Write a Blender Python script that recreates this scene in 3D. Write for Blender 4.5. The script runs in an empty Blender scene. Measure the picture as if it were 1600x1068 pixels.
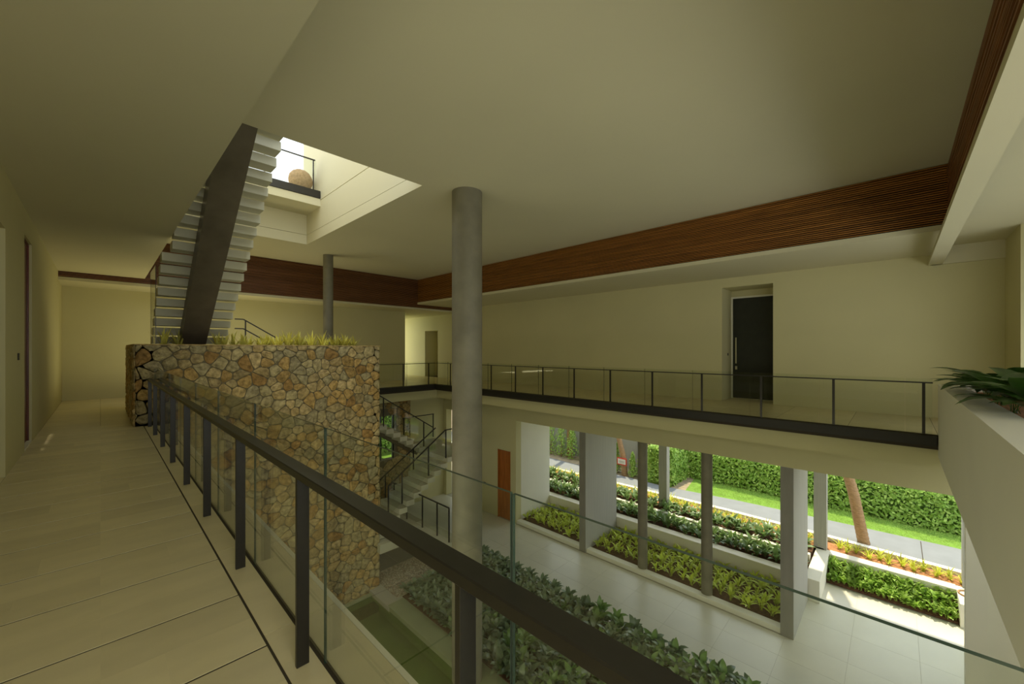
import bpy, math, random
from mathutils import Vector, Matrix
R = random.Random(7)
sc = bpy.context.scene
C = sc.collection

# ---------------------------------------------------------------- camera, world, sun, area lights, exposure
cd = bpy.data.cameras.new('camera'); cam = bpy.data.objects.new('camera', cd); C.objects.link(cam)
cd.sensor_width = 36; cd.lens = 36 * 621 / 1600; cd.shift_y = 12 / 1600; cd.clip_start = 0.05; cd.clip_end = 300
cam.location = (0, 0, 1.6); cam.rotation_euler = (math.radians(90), 0, math.radians(-46))
sc.camera = cam
w = bpy.data.worlds.new('world'); sc.world = w; w.use_nodes = True
bg = w.node_tree.nodes['Background']; bg.inputs[0].default_value = (0.86, 0.93, 1.0, 1); bg.inputs[1].default_value = 1.35
def light(name, kind, loc, rot, power, col, size=1, size_y=None, angle=None):
    l = bpy.data.lights.new(name, kind); o = bpy.data.objects.new(name, l); C.objects.link(o)
    o.location = loc; o.rotation_euler = [math.radians(a) for a in rot]; l.energy = power; l.color = col
    if kind == 'AREA':
        l.size = size
        if size_y: l.shape = 'RECTANGLE'; l.size_y = size_y
    if angle is not None: l.angle = math.radians(angle)
    return o
light('sun', 'SUN', (40, 10, 20), (0, 25, 20), 3.4, (1.0, 0.88, 0.62), angle=1.5)
# unseen area lights added behind the camera to brighten the atrium and walkway
light('fill_near_end', 'AREA', (6, -4.2, 0.9), (78, 0, 0), 70, (1.0, 0.95, 0.70), 10, 2.0)
light('fill_walkway_end', 'AREA', (0.0, -2.2, 2.4), (55, 0, 0), 38, (1.0, 0.93, 0.66), 1.6, 1.6)  # added fill for the walkway floor
light('fill_under_walkway', 'AREA', (0.72, 5.0, -2.7), (0, -108, 0), 130, (1.0, 0.945, 0.68), 1.8, 9)  # added fill hidden below the walkway slab, lifts the whole atrium
light('daylight_corridor', 'AREA', (11.25, 24.5, 1.9), (90, 0, -90), 60, (1.0, 0.95, 0.6), 3, 3)
light('stairwell_uplight', 'AREA', (3.0, 16.4, 0.25), (180, 0, 0), 42, (1.0, 0.90, 0.50), 4.5, 1.2)
light('daylight_roof_opening', 'AREA', (2.8, 10.0, 8.2), (0, 0, 0), 25, (1.0, 0.93, 0.72), 3.5, 6)
sc.view_settings.view_transform = 'Standard'; sc.view_settings.look = 'None'
sc.view_settings.exposure = 0.66; sc.view_settings.gamma = 1.0; sc.view_settings.use_curve_mapping = False
sc.cycles.max_bounces = 14; sc.cycles.diffuse_bounces = 7; sc.cycles.glossy_bounces = 4
sc.cycles.transparent_max_bounces = 24; sc.cycles.caustics_reflective = False; sc.cycles.caustics_refractive = False
sc.cycles.sample_clamp_indirect = 6.0; sc.cycles.use_denoising = True

# ---------------------------------------------------------------- materials
def mat(name, col, rough=0.7, spec=0.3, metal=0.0, noise=None, bump=None, stretch=(1, 1, 1), objvar=0.0, coat=0.0, sub=0.0):
    """noise=(scale, amount 0..1) colour mottling; bump=(scale, strength)"""
    m = bpy.data.materials.new(name); m.use_nodes = True; nt = m.node_tree; N = nt.nodes; L = nt.links
    b = N['Principled BSDF']; b.inputs['Roughness'].default_value = rough; b.inputs['Specular IOR Level'].default_value = spec
    b.inputs['Metallic'].default_value = metal; b.inputs['Coat Weight'].default_value = coat
    rgb = N.new('ShaderNodeRGB'); rgb.outputs[0].default_value = (*col, 1); out = rgb.outputs[0]
    tc = N.new('ShaderNodeTexCoord'); mp = N.new('ShaderNodeMapping'); mp.inputs['Scale'].default_value = stretch
    L.new(tc.outputs['Object'], mp.inputs[0])
    if noise:
        n = N.new('ShaderNodeTexNoise'); n.inputs['Scale'].default_value = noise[0]; n.inputs['Detail'].default_value = 5
        L.new(mp.outputs[0], n.inputs['Vector'])
        mr = N.new('ShaderNodeMapRange'); mr.inputs[1].default_value = 0.25; mr.inputs[2].default_value = 0.75
        mr.inputs[3].default_value = 1 - noise[1]; mr.inputs[4].default_value = 1 + noise[1]
        L.new(n.outputs[0], mr.inputs[0])
        hs = N.new('ShaderNodeHueSaturation'); L.new(out, hs.inputs['Color']); L.new(mr.outputs[0], hs.inputs['Value']); out = hs.outputs[0]
    if objvar:
        oi = N.new('ShaderNodeObjectInfo'); mr = N.new('ShaderNodeMapRange')
        mr.inputs[3].default_value = 1 - objvar; mr.inputs[4].default_value = 1 + objvar
        L.new(oi.outputs['Random'], mr.inputs[0])
        hs = N.new('ShaderNodeHueSaturation'); L.new(out, hs.inputs['Color']); L.new(mr.outputs[0], hs.inputs['Value']); out = hs.outputs[0]
    L.new(out, b.inputs['Base Color'])
    if bump:
        n = N.new('ShaderNodeTexNoise'); n.inputs['Scale'].default_value = bump[0]; n.inputs['Detail'].default_value = 4
        L.new(mp.outputs[0], n.inputs['Vector'])
        bp = N.new('ShaderNodeBump'); bp.inputs['Strength'].default_value = bump[1]; bp.inputs['Distance'].default_value = 0.02
        L.new(n.outputs[0], bp.inputs['Height']); L.new(bp.outputs[0], b.inputs['Normal'])
    if sub:
        tr = N.new('ShaderNodeBsdfTranslucent'); L.new(out, tr.inputs[0]); mx = N.new('ShaderNodeMixShader'); mx.inputs[0].default_value = sub
        L.new(b.outputs[0], mx.inputs[1]); L.new(tr.outputs[0], mx.inputs[2]); L.new(mx.outputs[0], N['Material Output'].inputs[0])
    return m
def glassmat(name, tint, ior=1.45, base=0.0, rough=0.0):
    m = bpy.data.materials.new(name); m.use_nodes = True; nt = m.node_tree; N = nt.nodes; L = nt.links
    N.remove(N['Principled BSDF'])
    t = N.new('ShaderNodeBsdfTransparent'); t.inputs[0].default_value = (*tint, 1)
    g = N.new('ShaderNodeBsdfGlossy'); g.inputs['Roughness'].default_value = rough
    f = N.new('ShaderNodeLayerWeight'); f.inputs[0].default_value = 0.5
    pw = N.new('ShaderNodeMath'); pw.operation = 'POWER'; pw.inputs[1].default_value = 5.0; L.new(f.outputs['Facing'], pw.inputs[0])
    r0 = ((ior-1)/(ior+1))**2; ma = N.new('ShaderNodeMath'); ma.operation = 'MULTIPLY_ADD'; ma.inputs[1].default_value = .85-r0; ma.inputs[2].default_value = r0; L.new(pw.outputs[0], ma.inputs[0])
    mx = N.new('ShaderNodeMixShader'); L.new(ma.outputs[0], mx.inputs[0]); L.new(t.outputs[0], mx.inputs[1]); L.new(g.outputs[0], mx.inputs[2])
    L.new(mx.outputs[0], N['Material Output'].inputs[0]); return m
M = {}
M['plaster'] = mat('plaster', (0.56, 0.52, 0.295), 0.85, 0.2, noise=(0.6, 0.04), bump=(60, 0.03))
M['ceiling'] = mat('ceiling_paint', (0.60, 0.56, 0.38), 0.85, 0.2, noise=(0.35, 0.04))
M['white'] = mat('white_plaster', (0.74, 0.72, 0.60), 0.75, 0.2, noise=(1.2, 0.03))
M['shaft'] = mat('shaft_plaster', (0.60, 0.56, 0.38), 0.8, 0.2)
M['boxw'] = mat('planter_render', (0.76, 0.74, 0.62), 0.75, 0.2, noise=(0.8, 0.03))
M['tile'] = mat('sandstone_tile', (0.64, 0.565, 0.355), 0.36, 0.35, noise=(2.2, 0.07), bump=(90, 0.05), stretch=(1, 2.5, 1), objvar=0.075)
M['grout'] = mat('dark_joint', (0.055, 0.045, 0.03), 0.9)
M['lowtile'] = mat('pale_floor_tile', (0.66, 0.64, 0.53), 0.30, 0.35, noise=(1.5, 0.04), objvar=0.02)
M['lowgrout'] = mat('pale_joint', (0.42, 0.40, 0.31), 0.9)
M['grey_tile'] = mat('dark_grey_slab', (0.17, 0.155, 0.12), 0.6, noise=(3, 0.1))
M['pebble'] = mat('pebble', (0.33, 0.29, 0.21), 0.7, noise=(18, 0.5))
M['concrete'] = mat('column_concrete', (0.20, 0.185, 0.13), 0.55, 0.35, noise=(2.2, 0.22), bump=(20, 0.08))
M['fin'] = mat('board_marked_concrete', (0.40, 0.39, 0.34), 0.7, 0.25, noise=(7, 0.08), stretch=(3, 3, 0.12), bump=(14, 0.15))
M['fin_shade'] = mat('shaded_concrete_end', (0.25, 0.24, 0.205), 0.7, 0.25, noise=(6, 0.1), stretch=(1, 1, 0.3))  # darker fin copy, shade painted on the ends facing the atrium
M['steel'] = mat('dark_bronze_steel', (0.028, 0.025, 0.021), 0.33, 0.5, metal=0.35, noise=(30, 0.1))
M['spine'] = mat('stair_spine_steel', (0.14, 0.115, 0.08), 0.42, 0.5, metal=0.3, noise=(2.5, 0.25))
M['fascia'] = mat('edge_beam_steel', (0.022, 0.020, 0.015), 0.5, 0.3)
M['tread'] = mat('white_stone_tread', (0.52, 0.50, 0.37), 0.6, 0.3, noise=(3, 0.04))
M['glass'] = glassmat('clear_glass', (0.955, 0.975, 0.95))
M['glass_edge'] = mat('green_glass_edge', (0.035, 0.06, 0.045), 0.15, 0.6)
M['water'] = glassmat('pool_water', (0.74, 0.82, 0.58), 1.33, rough=0.01)
M['pool'] = mat('green_pool_tile', (0.33, 0.35, 0.21), 0.6, noise=(0.8, 0.1))
M['poolcurb'] = mat('green_stone_coping', (0.27, 0.30, 0.165), 0.4, noise=(2, 0.1))
M['soil'] = mat('brown_soil', (0.115, 0.062, 0.035), 0.95, 0.1, noise=(14, 0.4), bump=(30, 0.8))
M['mulch'] = mat('orange_mulch', (0.42, 0.20, 0.09), 0.95, 0.1, noise=(12, 0.35), bump=(30, 0.8))
M['mortar'] = mat('mortar', (0.17, 0.145, 0.09), 0.95, 0.1, noise=(12, 0.15))
stone_cols = [(0.40, 0.265, 0.095), (0.41, 0.30, 0.13), (0.36, 0.275, 0.13), (0.38, 0.31, 0.155), (0.34, 0.205, 0.07), (0.34, 0.285, 0.155), (0.45, 0.34, 0.16)]
SM = [mat('rubble_stone', c, 0.85, 0.2, noise=(11, 0.5), bump=(22, 1.0), objvar=0.14) for c in stone_cols]
# slatted timber
def wood(name, col, noise, rough=0.4, stretch=(1, 1, 1)):
    return mat(name, col, rough, 0.4, noise=noise, bump=(20, 0.1), stretch=stretch)
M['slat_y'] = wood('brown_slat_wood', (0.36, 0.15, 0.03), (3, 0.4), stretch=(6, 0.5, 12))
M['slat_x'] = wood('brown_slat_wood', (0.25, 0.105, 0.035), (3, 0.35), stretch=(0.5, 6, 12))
M['slat_back'] = mat('dark_slat_backing', (0.010, 0.005, 0.003), 0.8)
M['door_orange'] = wood('orange_teak', (0.36, 0.115, 0.02), (3, 0.25), stretch=(4, 4, 0.6))
M['door_red'] = wood('dark_red_teak', (0.115, 0.024, 0.006), (4, 0.4), 0.35, stretch=(5, 5, 0.5))
M['door_black'] = mat('black_door_panel', (0.025, 0.027, 0.018), 0.55, 0.3, noise=(5, 0.15))
M['brass'] = mat('pale_metal', (0.62, 0.58, 0.42), 0.3, 0.5, metal=0.8)
M['black'] = mat('black_plastic', (0.015, 0.015, 0.013), 0.5)
def leafmat(name, col, rough=0.38, spec=0.5, var=0.22, sub=0.25):
    return mat(name, col, rough, spec, noise=(9, 0.25), objvar=var, sub=sub)
M['leaf_dark'] = leafmat('dark_glossy_leaf', (0.16, 0.215, 0.115), 0.3, 0.7)
M['leaf_mid'] = leafmat('mid_green_leaf', (0.17, 0.27, 0.08), 0.32, 0.6)
M['leaf_lime'] = leafmat('lime_leaf', (0.58, 0.68, 0.08), 0.4, 0.4)
M['leaf_fresh'] = leafmat('fresh_green_leaf', (0.34, 0.52, 0.09), 0.4, 0.4)
M['leaf_yellow'] = leafmat('yellow_green_leaf', (0.58, 0.62, 0.07), 0.5, 0.3)
M['blade'] = leafmat('yellow_edged_blade', (0.74, 0.70, 0.15), 0.45, 0.4)
M['leaf_planter'] = leafmat('deep_green_leaf', (0.040, 0.095, 0.014), 0.3, 0.6, 0.15)
M['hedge'] = leafmat('hedge_leaf', (0.30, 0.48, 0.09), 0.5, 0.3, 0.05, 0.3)
M['hedge_l'] = leafmat('hedge_leaf_light', (0.48, 0.66, 0.16), 0.5, 0.3, 0.05, 0.3)
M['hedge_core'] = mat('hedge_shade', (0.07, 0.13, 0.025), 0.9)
M['lawn'] = mat('lawn_grass', (0.17, 0.30, 0.05), 0.9, 0.1, noise=(3, 0.25), bump=(60, 0.9))
M['path'] = mat('path_concrete', (0.22, 0.235, 0.24), 0.8, 0.2, noise=(2, 0.07), bump=(40, 0.1))  # kept darker and bluish in place of missing tree shade
M['dirt'] = mat('bare_dirt', (0.33, 0.27, 0.18), 0.95, 0.1, noise=(4, 0.3))
M['gfence'] = mat('grey_fence_panel', (0.36, 0.36, 0.33), 0.8, 0.2, noise=(5, 0.1), stretch=(1, 1, 0.2))
M['trunk'] = mat('palm_bark', (0.42, 0.27, 0.15), 0.9, 0.1, noise=(8, 0.25), bump=(14, 0.9), stretch=(1, 1, 4))
M['terracotta'] = mat('terracotta', (0.42, 0.24, 0.12), 0.8, noise=(10, 0.2))
M['ball'] = mat('wicker_ball_stone', (0.46, 0.30, 0.17), 0.9, 0.1, noise=(16, 0.3), bump=(20, 1.0))
M['pstrip'] = mat('sign_paint_white', (0.75, 0.74, 0.70), 0.5)
M['red'] = mat('sign_red', (0.55, 0.06, 0.04), 0.5)
M['outwall'] = mat('pale_render', (0.70, 0.66, 0.52), 0.8)

# ---------------------------------------------------------------- mesh builder
class MB:
    def __init__(s): s.v = []; s.f = []; s.m = []; s.sm = []
    def add(s, vs, fs, mi=0, smooth=False):
        k = len(s.v); s.v += [tuple(q) for q in vs]
        for f in fs: s.f.append(tuple(i + k for i in f)); s.m.append(mi); s.sm.append(smooth)
    def box(s, x0, x1, y0, y1, z0, z1, mi=0, em=None):
        v = [(x, y, z) for z in (z0, z1) for y in (y0, y1) for x in (x0, x1)]
        s.add(v, [(0, 2, 3, 1), (4, 5, 7, 6), (0, 1, 5, 4), (2, 6, 7, 3), (0, 4, 6, 2), (1, 3, 7, 5)], mi)
        if em is not None:      # em = index of material for all faces but the two largest
            d = [(x1-x0, (4, 5)), (y1-y0, (2, 3)), (z1-z0, (0, 1))]; d.sort(key=lambda q: q[0])
            n = len(s.m) - 6
            for i in range(6):
                if i not in d[0][1]: s.m[n+i] = em
        return s
    def bbox(s, x0, x1, y0, y1, z0, z1, c=0.006, mi=0):
        """box with chamfered edges"""
        v = []; idx = {}
        for ix, x in enumerate((x0, x1)):
            for iy, y in enumerate((y0, y1)):
                for iz, z in enumerate((z0, z1)):
                    dx = c if ix == 0 else -c; dy = c if iy == 0 else -c; dz = c if iz == 0 else -c
                    idx[ix, iy, iz] = len(v); v += [(x, y+dy, z+dz), (x+dx, y, z+dz), (x+dx, y+dy, z)]
        f = []
        for a in (0, 1):
            q = [idx[a, 0, 0], idx[a, 1, 0], idx[a, 1, 1], idx[a, 0, 1]]; f.append(q if a else q[::-1])
            q = [idx[0, a, 0]+1, idx[0, a, 1]+1, idx[1, a, 1]+1, idx[1, a, 0]+1]; f.append(q if a else q[::-1])
            q = [idx[0, 0, a]+2, idx[1, 0, a]+2, idx[1, 1, a]+2, idx[0, 1, a]+2]; f.append(q if a else q[::-1])
        for a in (0, 1):
            for b in (0, 1):
                f.append([idx[a, b, 0], idx[a, b, 1], idx[a, b, 1]+1, idx[a, b, 0]+1])
                f.append([idx[a, 0, b], idx[a, 1, b], idx[a, 1, b]+2, idx[a, 0, b]+2])
                f.append([idx[0, a, b]+1, idx[1, a, b]+1, idx[1, a, b]+2, idx[0, a, b]+2])
                for e in (0, 1): f.append([idx[a, b, e], idx[a, b, e]+1, idx[a, b, e]+2])
        s.add(v, f, mi); return s
    def bar(s, p, q, w, h, mi=0, up=(0, 0, 1)):
        p = Vector(p); q = Vector(q); d = (q-p).normalized(); a = d.cross(Vector(up))
        a = a.normalized() if a.length > 1e-5 else Vector((1, 0, 0)); b = a.cross(d).normalized()
        v = [e + a*sx*w/2 + b*sy*h/2 for e in (p, q) for sx, sy in ((-1, -1), (1, -1), (1, 1), (-1, 1))]
        s.add(v, [(0, 1, 2, 3), (7, 6, 5, 4), (0, 4, 5, 1), (1, 5, 6, 2), (2, 6, 7, 3), (3, 7, 4, 0)], mi); return s
    def tube(s, pts, rad, n=16, mi=0, cap=True):
        pts = [Vector(p) for p in pts]; rad = rad if hasattr(rad, '__len__') else [rad]*len(pts); k = len(s.v); vs = []; fs = []
        for i, p in enumerate(pts):
            d = (pts[min(i+1, len(pts)-1)] - pts[max(i-1, 0)]).normalized()
            a = d.cross(Vector((0, 1, 0.03))).normalized(); b = d.cross(a)
            vs += [p + (a*math.cos(t*2*math.pi/n) + b*math.sin(t*2*math.pi/n))*rad[i] for t in range(n)]
        for i in range(len(pts)-1):
            for t in range(n): fs.append((i*n+t, i*n+(t+1) % n, (i+1)*n+(t+1) % n, (i+1)*n+t))
        s.add(vs, fs, mi, True)
        if cap: s.add(vs[:n], [tuple(range(n))], mi); s.add(vs[-n:], [tuple(range(n))[::-1]], mi)
        return s
    def mesh(s, name, mats):
        me = bpy.data.meshes.new(name); me.from_pydata(s.v, [], s.f)
        for m in (mats if isinstance(mats, (list, tuple)) else [mats]): me.materials.append(M[m] if isinstance(m, str) else m)
        me.polygons.foreach_set('material_index', s.m); me.polygons.foreach_set('use_smooth', s.sm); me.update()
        return me
    def build(s, name, mats, parent=None, loc=None, fix=True):
        me = s.mesh(name, mats)
        return link(name, me, parent, loc)
import bmesh
def fixn(o):
    b = bmesh.new(); b.from_mesh(o.data); bmesh.ops.recalc_face_normals(b, faces=b.faces); b.to_mesh(o.data); b.free(); return o
def link(name, data, parent=None, loc=None, rz=0):
    o = bpy.data.objects.new(name, data); C.objects.link(o)
    if parent is not None: o.parent = parent
    if loc: o.location = loc
    if rz: o.rotation_euler.z = rz
    return o
def tag(o, label=None, cat=None, group=None, kind=None):
    if label: o['label'] = label
    if cat: o['category'] = cat
    if group: o['group'] = group
    if kind: o['kind'] = kind
    return o
def thing(name, label, cat, loc=(0, 0, 0), group=None):
    o = link(name, None, None, loc); o.empty_display_size = 0.1; return tag(o, label, cat, group)
def B(*a, **k): return MB().box(*a, **k)
def struct(name, mb, m, label, cat=None, parent=None):
    o = mb.build(name, m, parent); tag(o, label, cat, kind='structure'); return o
LOW = -5.6
XL = -0.83

# ---------------------------------------------------------------- structure : walls
mb = MB()           # left wall, with a deep opening and a door recess
mb.box(-1.1, XL, 8.05, 9.85, 0, 3.9); mb.box(-1.1, XL, 10.82, 18.7, 0, 3.9)
mb.box(-1.1, XL, 9.85, 10.82, 3.42, 3.9)
mb.box(-1.1, XL, 5.9, 8.05, 3.12, 3.9); mb.box(-1.1, XL, -1.5, 5.9, 0, 3.9)
mb.box(-2.6, -1.1, 8.05, 8.3, 0, 3.9); mb.box(-2.6, -1.1, 5.65, 5.9, 0, 3.9); mb.box(-2.8, -2.6, 5.65, 8.3, 0, 3.9); mb.box(-2.6, -1.1, 5.9, 8.05, 3.12, 3.4)
mb.box(-1.25, -1.1, 9.7, 10.95, 0, 3.6)
struct('wall_left', mb, 'plaster', 'plain cream wall along the left side of the walkway', 'wall')
mb = B(XL-.27, 11.15, 18.6, 18.85, -0.3, 3.75)
mb.box(11.15, 13.85, 27.0, 27.2, -0.3, 3.75); mb.box(11.0, 11.15, 18.85, 21.5, -.3, 3.75); mb.box(11.0, 11.15, 26.0, 27.0, -.3, 3.75); mb.box(11.0, 11.15, 21.5, 26.0, 3.0, 3.75)
struct('wall_back', mb, 'plaster', 'cream wall at the far end of the upper floor', 'wall')
mb = MB()           # right upper wall with deep door niche and a niche in the corridor
for y0, y1 in ((-1.7, 2.57), (3.94, 19.12), (20.43, 27.0)): mb.box(13.6, 13.9, y0, y1, -0.05, 3.9)
mb.box(13.6, 13.9, 2.57, 3.94, 3.54, 3.9); mb.box(13.6, 13.9, 19.12, 20.43, 2.72, 3.9)
mb.box(13.9, 14.7, 2.42, 2.57, -.05, 3.7); mb.box(13.9, 14.7, 3.94, 4.1, -.05, 3.7); mb.box(13.9, 14.7, 2.57, 3.94, 3.54, 3.7)
mb.box(13.9, 14.5, 18.95, 19.12, -.05, 3.0); mb.box(13.9, 14.5, 20.43, 20.6, -.05, 3.0); mb.box(13.9, 14.5, 19.12, 20.43, 2.72, 3.0); mb.box(14.5, 14.65, 18.95, 20.6, -.05, 3.0)
mb.box(14.62, 14.8, 2.42, 4.1, 3.33, 3.7); mb.box(14.8, 14.95, 2.3, 4.2, -.05, 3.8)
struct('wall_right', mb, 'plaster', 'long cream wall behind the far balcony, with a deep door niche', 'wall')
mb = B(12.1, 13.6, -1.95, -1.7, -0.4, 4.1); mb.box(12.1, 12.3, -3.3, -1.95, -.4, 4.1); mb.box(12.1, 13.9, -3.5, -3.3, -.4, 4.1); mb.box(1.0, 12.1, -3.5, -3.3, 2.4, 4.1)  # last box: unseen band added to keep light off the near soffit
struct('wall_near', mb, 'plaster', 'short cream wall behind the white planter box, with an added unseen light-blocking band', 'wall')
# lower level walls under the right balcony (opening to the garden)
XW = 11.93
mb = MB()
mb.box(XW, 12.25, -4, 21, -1.34, -0.30)                                  # long beam over the garden opening
mb.box(XW, 12.25, 11.3, 11.62, LOW, -1.34); mb.box(XW, 12.25, 11.62, 12.36, -2.68, -1.34); mb.box(XW, 12.25, 12.36, 14.55, LOW, -1.34)
mb.box(XW, 12.25, 16.05, 21, LOW, -1.34)
mb.box(11.05, 11.2, -0.6, 15.6, -0.66, -0.2); mb.box(5.0, 11.2, 15.6, 15.75, -0.66, -0.2); mb.box(11.2, XW, -0.6, 15.6, -0.36, -0.27)
struct('wall_garden_side', mb, 'plaster', 'cream lower wall and long beam over the garden opening', 'wall')
struct('wall_pool_side', B(.3, .6, -4, 11.6, -6.6, -.35).box(.3, 1.06, 11.37, 11.6, -6.6, -.3).box(.3, .6, 11.6, 21, -6.6, -.3), 'plaster', 'lower wall under the walkway beside the pool', 'wall')
struct('wall_garden_return', B(XW + .32, 14.15, 11.3, 11.55, LOW, -1.2), 'white', 'bright white return wall at the left end of the garden opening', 'wall')
mb = MB(); mb.box(XW, 12.2, -1.28, -1.0, LOW, -1.34); mb.box(12.35, 12.6, -4, -1.28, LOW, -0.4); mb.box(2, 12.6, -4.2, -4, LOW, -.4)
struct('wall_lower_near', mb, 'white', 'pale wall and pier at the right end of the garden opening', 'wall')

# ---------------------------------------------------------------- ceilings
mb = MB()
X0, X1, Y0, Y1 = 0.97, 10.95, -0.72, 17.05
ox0, ox1, oy0, oy1 = 0.97, 4.7, 7.16, 13.9                               # roof opening
mb.box(X0-.1, X1+.2, Y0-.2, oy0, 5.05, 5.35); mb.box(X0-.1, X1+.2, oy1, Y1+.2, 5.05, 5.35); mb.box(ox1, X1+.2, oy0, oy1, 5.05, 5.35)
struct('ceiling', mb, 'ceiling', 'high cream ceiling with a roof opening over the stair', 'ceiling')
mb = MB(); mb.box(XL-.27, 0.97, -1.5, 17.05, 3.83, 5.3)
struct('ceiling', mb, 'ceiling', 'lower cream ceiling above the walkway on the left', 'ceiling')
mb = MB()
mb.box(10.89, 13.9, -0.74, 17.05, 3.83, 3.93)
mb.box(10.97, 14, -0.76, 17.05, 3.93, 5.3)
struct('ceiling', mb, 'ceiling', 'lower ceiling strip above the far balcony', 'ceiling')
mb = MB(); mb.box(XL-.27, 14.2, 17.0, 27.2, 3.58, 3.67); mb.box(XL-.27, 14.2, 17.12, 27.2, 3.66, 5.3)
struct('ceiling', mb, 'ceiling', 'low ceiling strip at the far end of the floor', 'ceiling')
mb = MB(); mb.box(.97, 13.6, -0.78, -0.55, 3.58, 3.67); mb.box(.97, 13.6, -3.4, -0.74, 3.98, 5.3); mb.box(13.52, 13.6, -1.7, -0.6, 3.58, 3.98)
struct('ceiling', mb, 'ceiling', 'lower ceiling strip above the white planter box on the right', 'ceiling')
mb = B(12.25, 14.2, -4, 21, -1.34, -.4); mb.box(14.2, 16.65, -4, 21, -.9, -.5); mb.box(11.2, 14.0, -4, 21, -.27, -.26)
struct('ceiling', mb, 'white', 'white underside of the upper floor over the garden beds', 'ceiling')
# shaft of the roof opening, open to the sky
mb = MB()
mb.box(4.7, 4.95, 6.9, 14.2, 5.36, 6.19); mb.box(4.7, 4.95, 6.9, 14.2, 6.21, 12.5); mb.box(4.72, 4.95, 6.9, 14.2, 6.18, 6.22)  # right wall raised out of view to block sun through the opening
mb.box(.8, 4.7, 13.9, 14.15, 5.36, 6.0); mb.box(.8, 4.7, 12.73, 14.15, 6.0, 6.23)
mb.box(.72, .97, 6.9, 14.2, 5.3, 8.2)
struct('trim_1', mb, 'shaft', 'white side walls of the roof opening above the stair', 'roof opening')
struct('trim_2', B(.97, 4.69, 12.70, 12.80, 6.24, 6.46), 'steel', 'dark steel edge beam of the roof terrace in the opening', 'beam')

# ---------------------------------------------------------------- slatted bands
def slats(name, axis, a0, a1, pos, z0, z1, label, face, pitch=0.042):
    mb = MB(); n = int((z1-z0)/pitch)
    if axis == 'y': mb.box(pos, pos+.05*face, a0, a1, z0, z1)
    else: mb.box(a0, a1, pos, pos+.05*face, z0, z1)
    root = mb.build(name, 'slat_back'); tag(root, label, 'timber cladding', kind='structure')
    s = MB()
    for i in range(n):
        z = z0 + (i+.5)*(z1-z0)/n; d = R.uniform(.02, .045); h = R.uniform(.007, .0125)
        if axis == 'y': s.box(pos-d*face, pos, a0, a1, z-h, z+h)
        else: s.box(a0, a1, pos-d*face, pos, z-h, z+h)
    tag(s.build('slats', 'slat_y' if axis == 'y' else 'slat_x', root), kind='stuff')
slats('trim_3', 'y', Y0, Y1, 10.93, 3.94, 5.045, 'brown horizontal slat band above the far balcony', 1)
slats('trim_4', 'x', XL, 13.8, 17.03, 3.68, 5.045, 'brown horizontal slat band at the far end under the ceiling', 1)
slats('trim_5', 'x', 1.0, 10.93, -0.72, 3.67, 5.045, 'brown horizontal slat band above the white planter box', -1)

# ---------------------------------------------------------------- upper floors and their tiles
mb = MB(); mb.box(-2.8, 0.66, -3, 18.6, -.35, -0.004); mb.box(0.66, 1.03, -3, 11.3, -.35, -.004)
fl = struct('floor', mb, 'grout', 'walkway floor of pale sandstone slabs on the left', 'floor')
def tile(parent, x0, x1, y0, y1, z, m='tile', name='tile', t=.004, g=.003, c=.0015):
    me = MB().bbox(-(x1-x0)/2+g, (x1-x0)/2-g, -(y1-y0)/2+g, (y1-y0)/2-g, -t, 0, c)
    return me.build(name, m, parent, ((x0+x1)/2, (y0+y1)/2, z))
y = -1.39; row = 0
while y < 18.6:
    y2 = min(y + 0.64, 18.6)
    cuts = [XL, 0.0, 0.625] if row % 2 else [XL, 0.0, 0.625]
    if 5.9 < y2 and y < 8.05: tile(fl, -2.6, XL, max(y, 5.9), min(y2, 8.05), 0)
    for i in range(2):
        # half-height flush slabs inside a row, staggered
        a, b = cuts[i], cuts[i+1]; ym = (y + y2)/2
        if y > 12 or y < 0.9: tile(fl, a, b, y, y2, 0, g=.002)
        else:
            k = R.choice((0, 1, 2)); xm = a + (b-a)*R.uniform(.35, .65)
            e = 0.0
            if k == 0: tile(fl, a, b, y+.007+.0006*max(0, y), ym, 0, g=e, c=.0004); tile(fl, a, b, ym, y2-.007, 0, g=e, c=.0004)
            elif k == 1:
                tile(fl, a, xm, y+.007+.0006*max(0, y), ym, 0, g=e, c=.0004); tile(fl, xm, b, y+.007+.0006*max(0, y), ym, 0, g=e, c=.0004); tile(fl, a, b, ym, y2-.007, 0, g=e, c=.0004)
            else:
                tile(fl, a, b, y+.007+.0006*max(0, y), ym, 0, g=e, c=.0004); tile(fl, a, xm, ym, y2-.007, 0, g=e, c=.0004); tile(fl, xm, b, ym, y2-.007, 0, g=e, c=.0004)
    y = y2; row += 1
py = [2.17-1.3*3 + 1.31*i for i in range(12)]
ys = [-1.4] + [q + .35 for q in py if 0.9 < q < 11] + [11.3]
for a, b in zip(ys, ys[1:]):
    tile(fl, .637, .787, a, b, 0, g=.0015, name='border_tile'); tile(fl, .813, 1.03, a, b, 0, g=.0015, name='border_tile')
y = 11.3
mb = B(10.85, 14.62, -0.57, 15.6, -.27, -.004); mb.box(10.93, 14.62, -1.7, -.57, -.27, -.004); mb.box(.66, 14.5, 15.42, 18.6, -.27, -.004); mb.box(11.1, 14.5, 18.6, 27, -.27, -.004)
mb.box(0.66, 3.0, 14.3, 15.42, -.27, -.004)
fb = struct('floor', mb, 'grout', 'far balcony floor of pale slabs', 'floor')
yy = [-.57 + i*1.3 for i in range(13)] + [15.6]
for a, b in zip(yy, yy[1:]):
    for c, d in ((10.95, 11.9), (11.9, 13.6)): tile(fb, c, d, a, b, 0)
tile(fb, 13.6, 14.62, 2.57, 3.94, 0); tile(fb, 10.95, 13.6, -1.7, -.57, 0)
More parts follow.
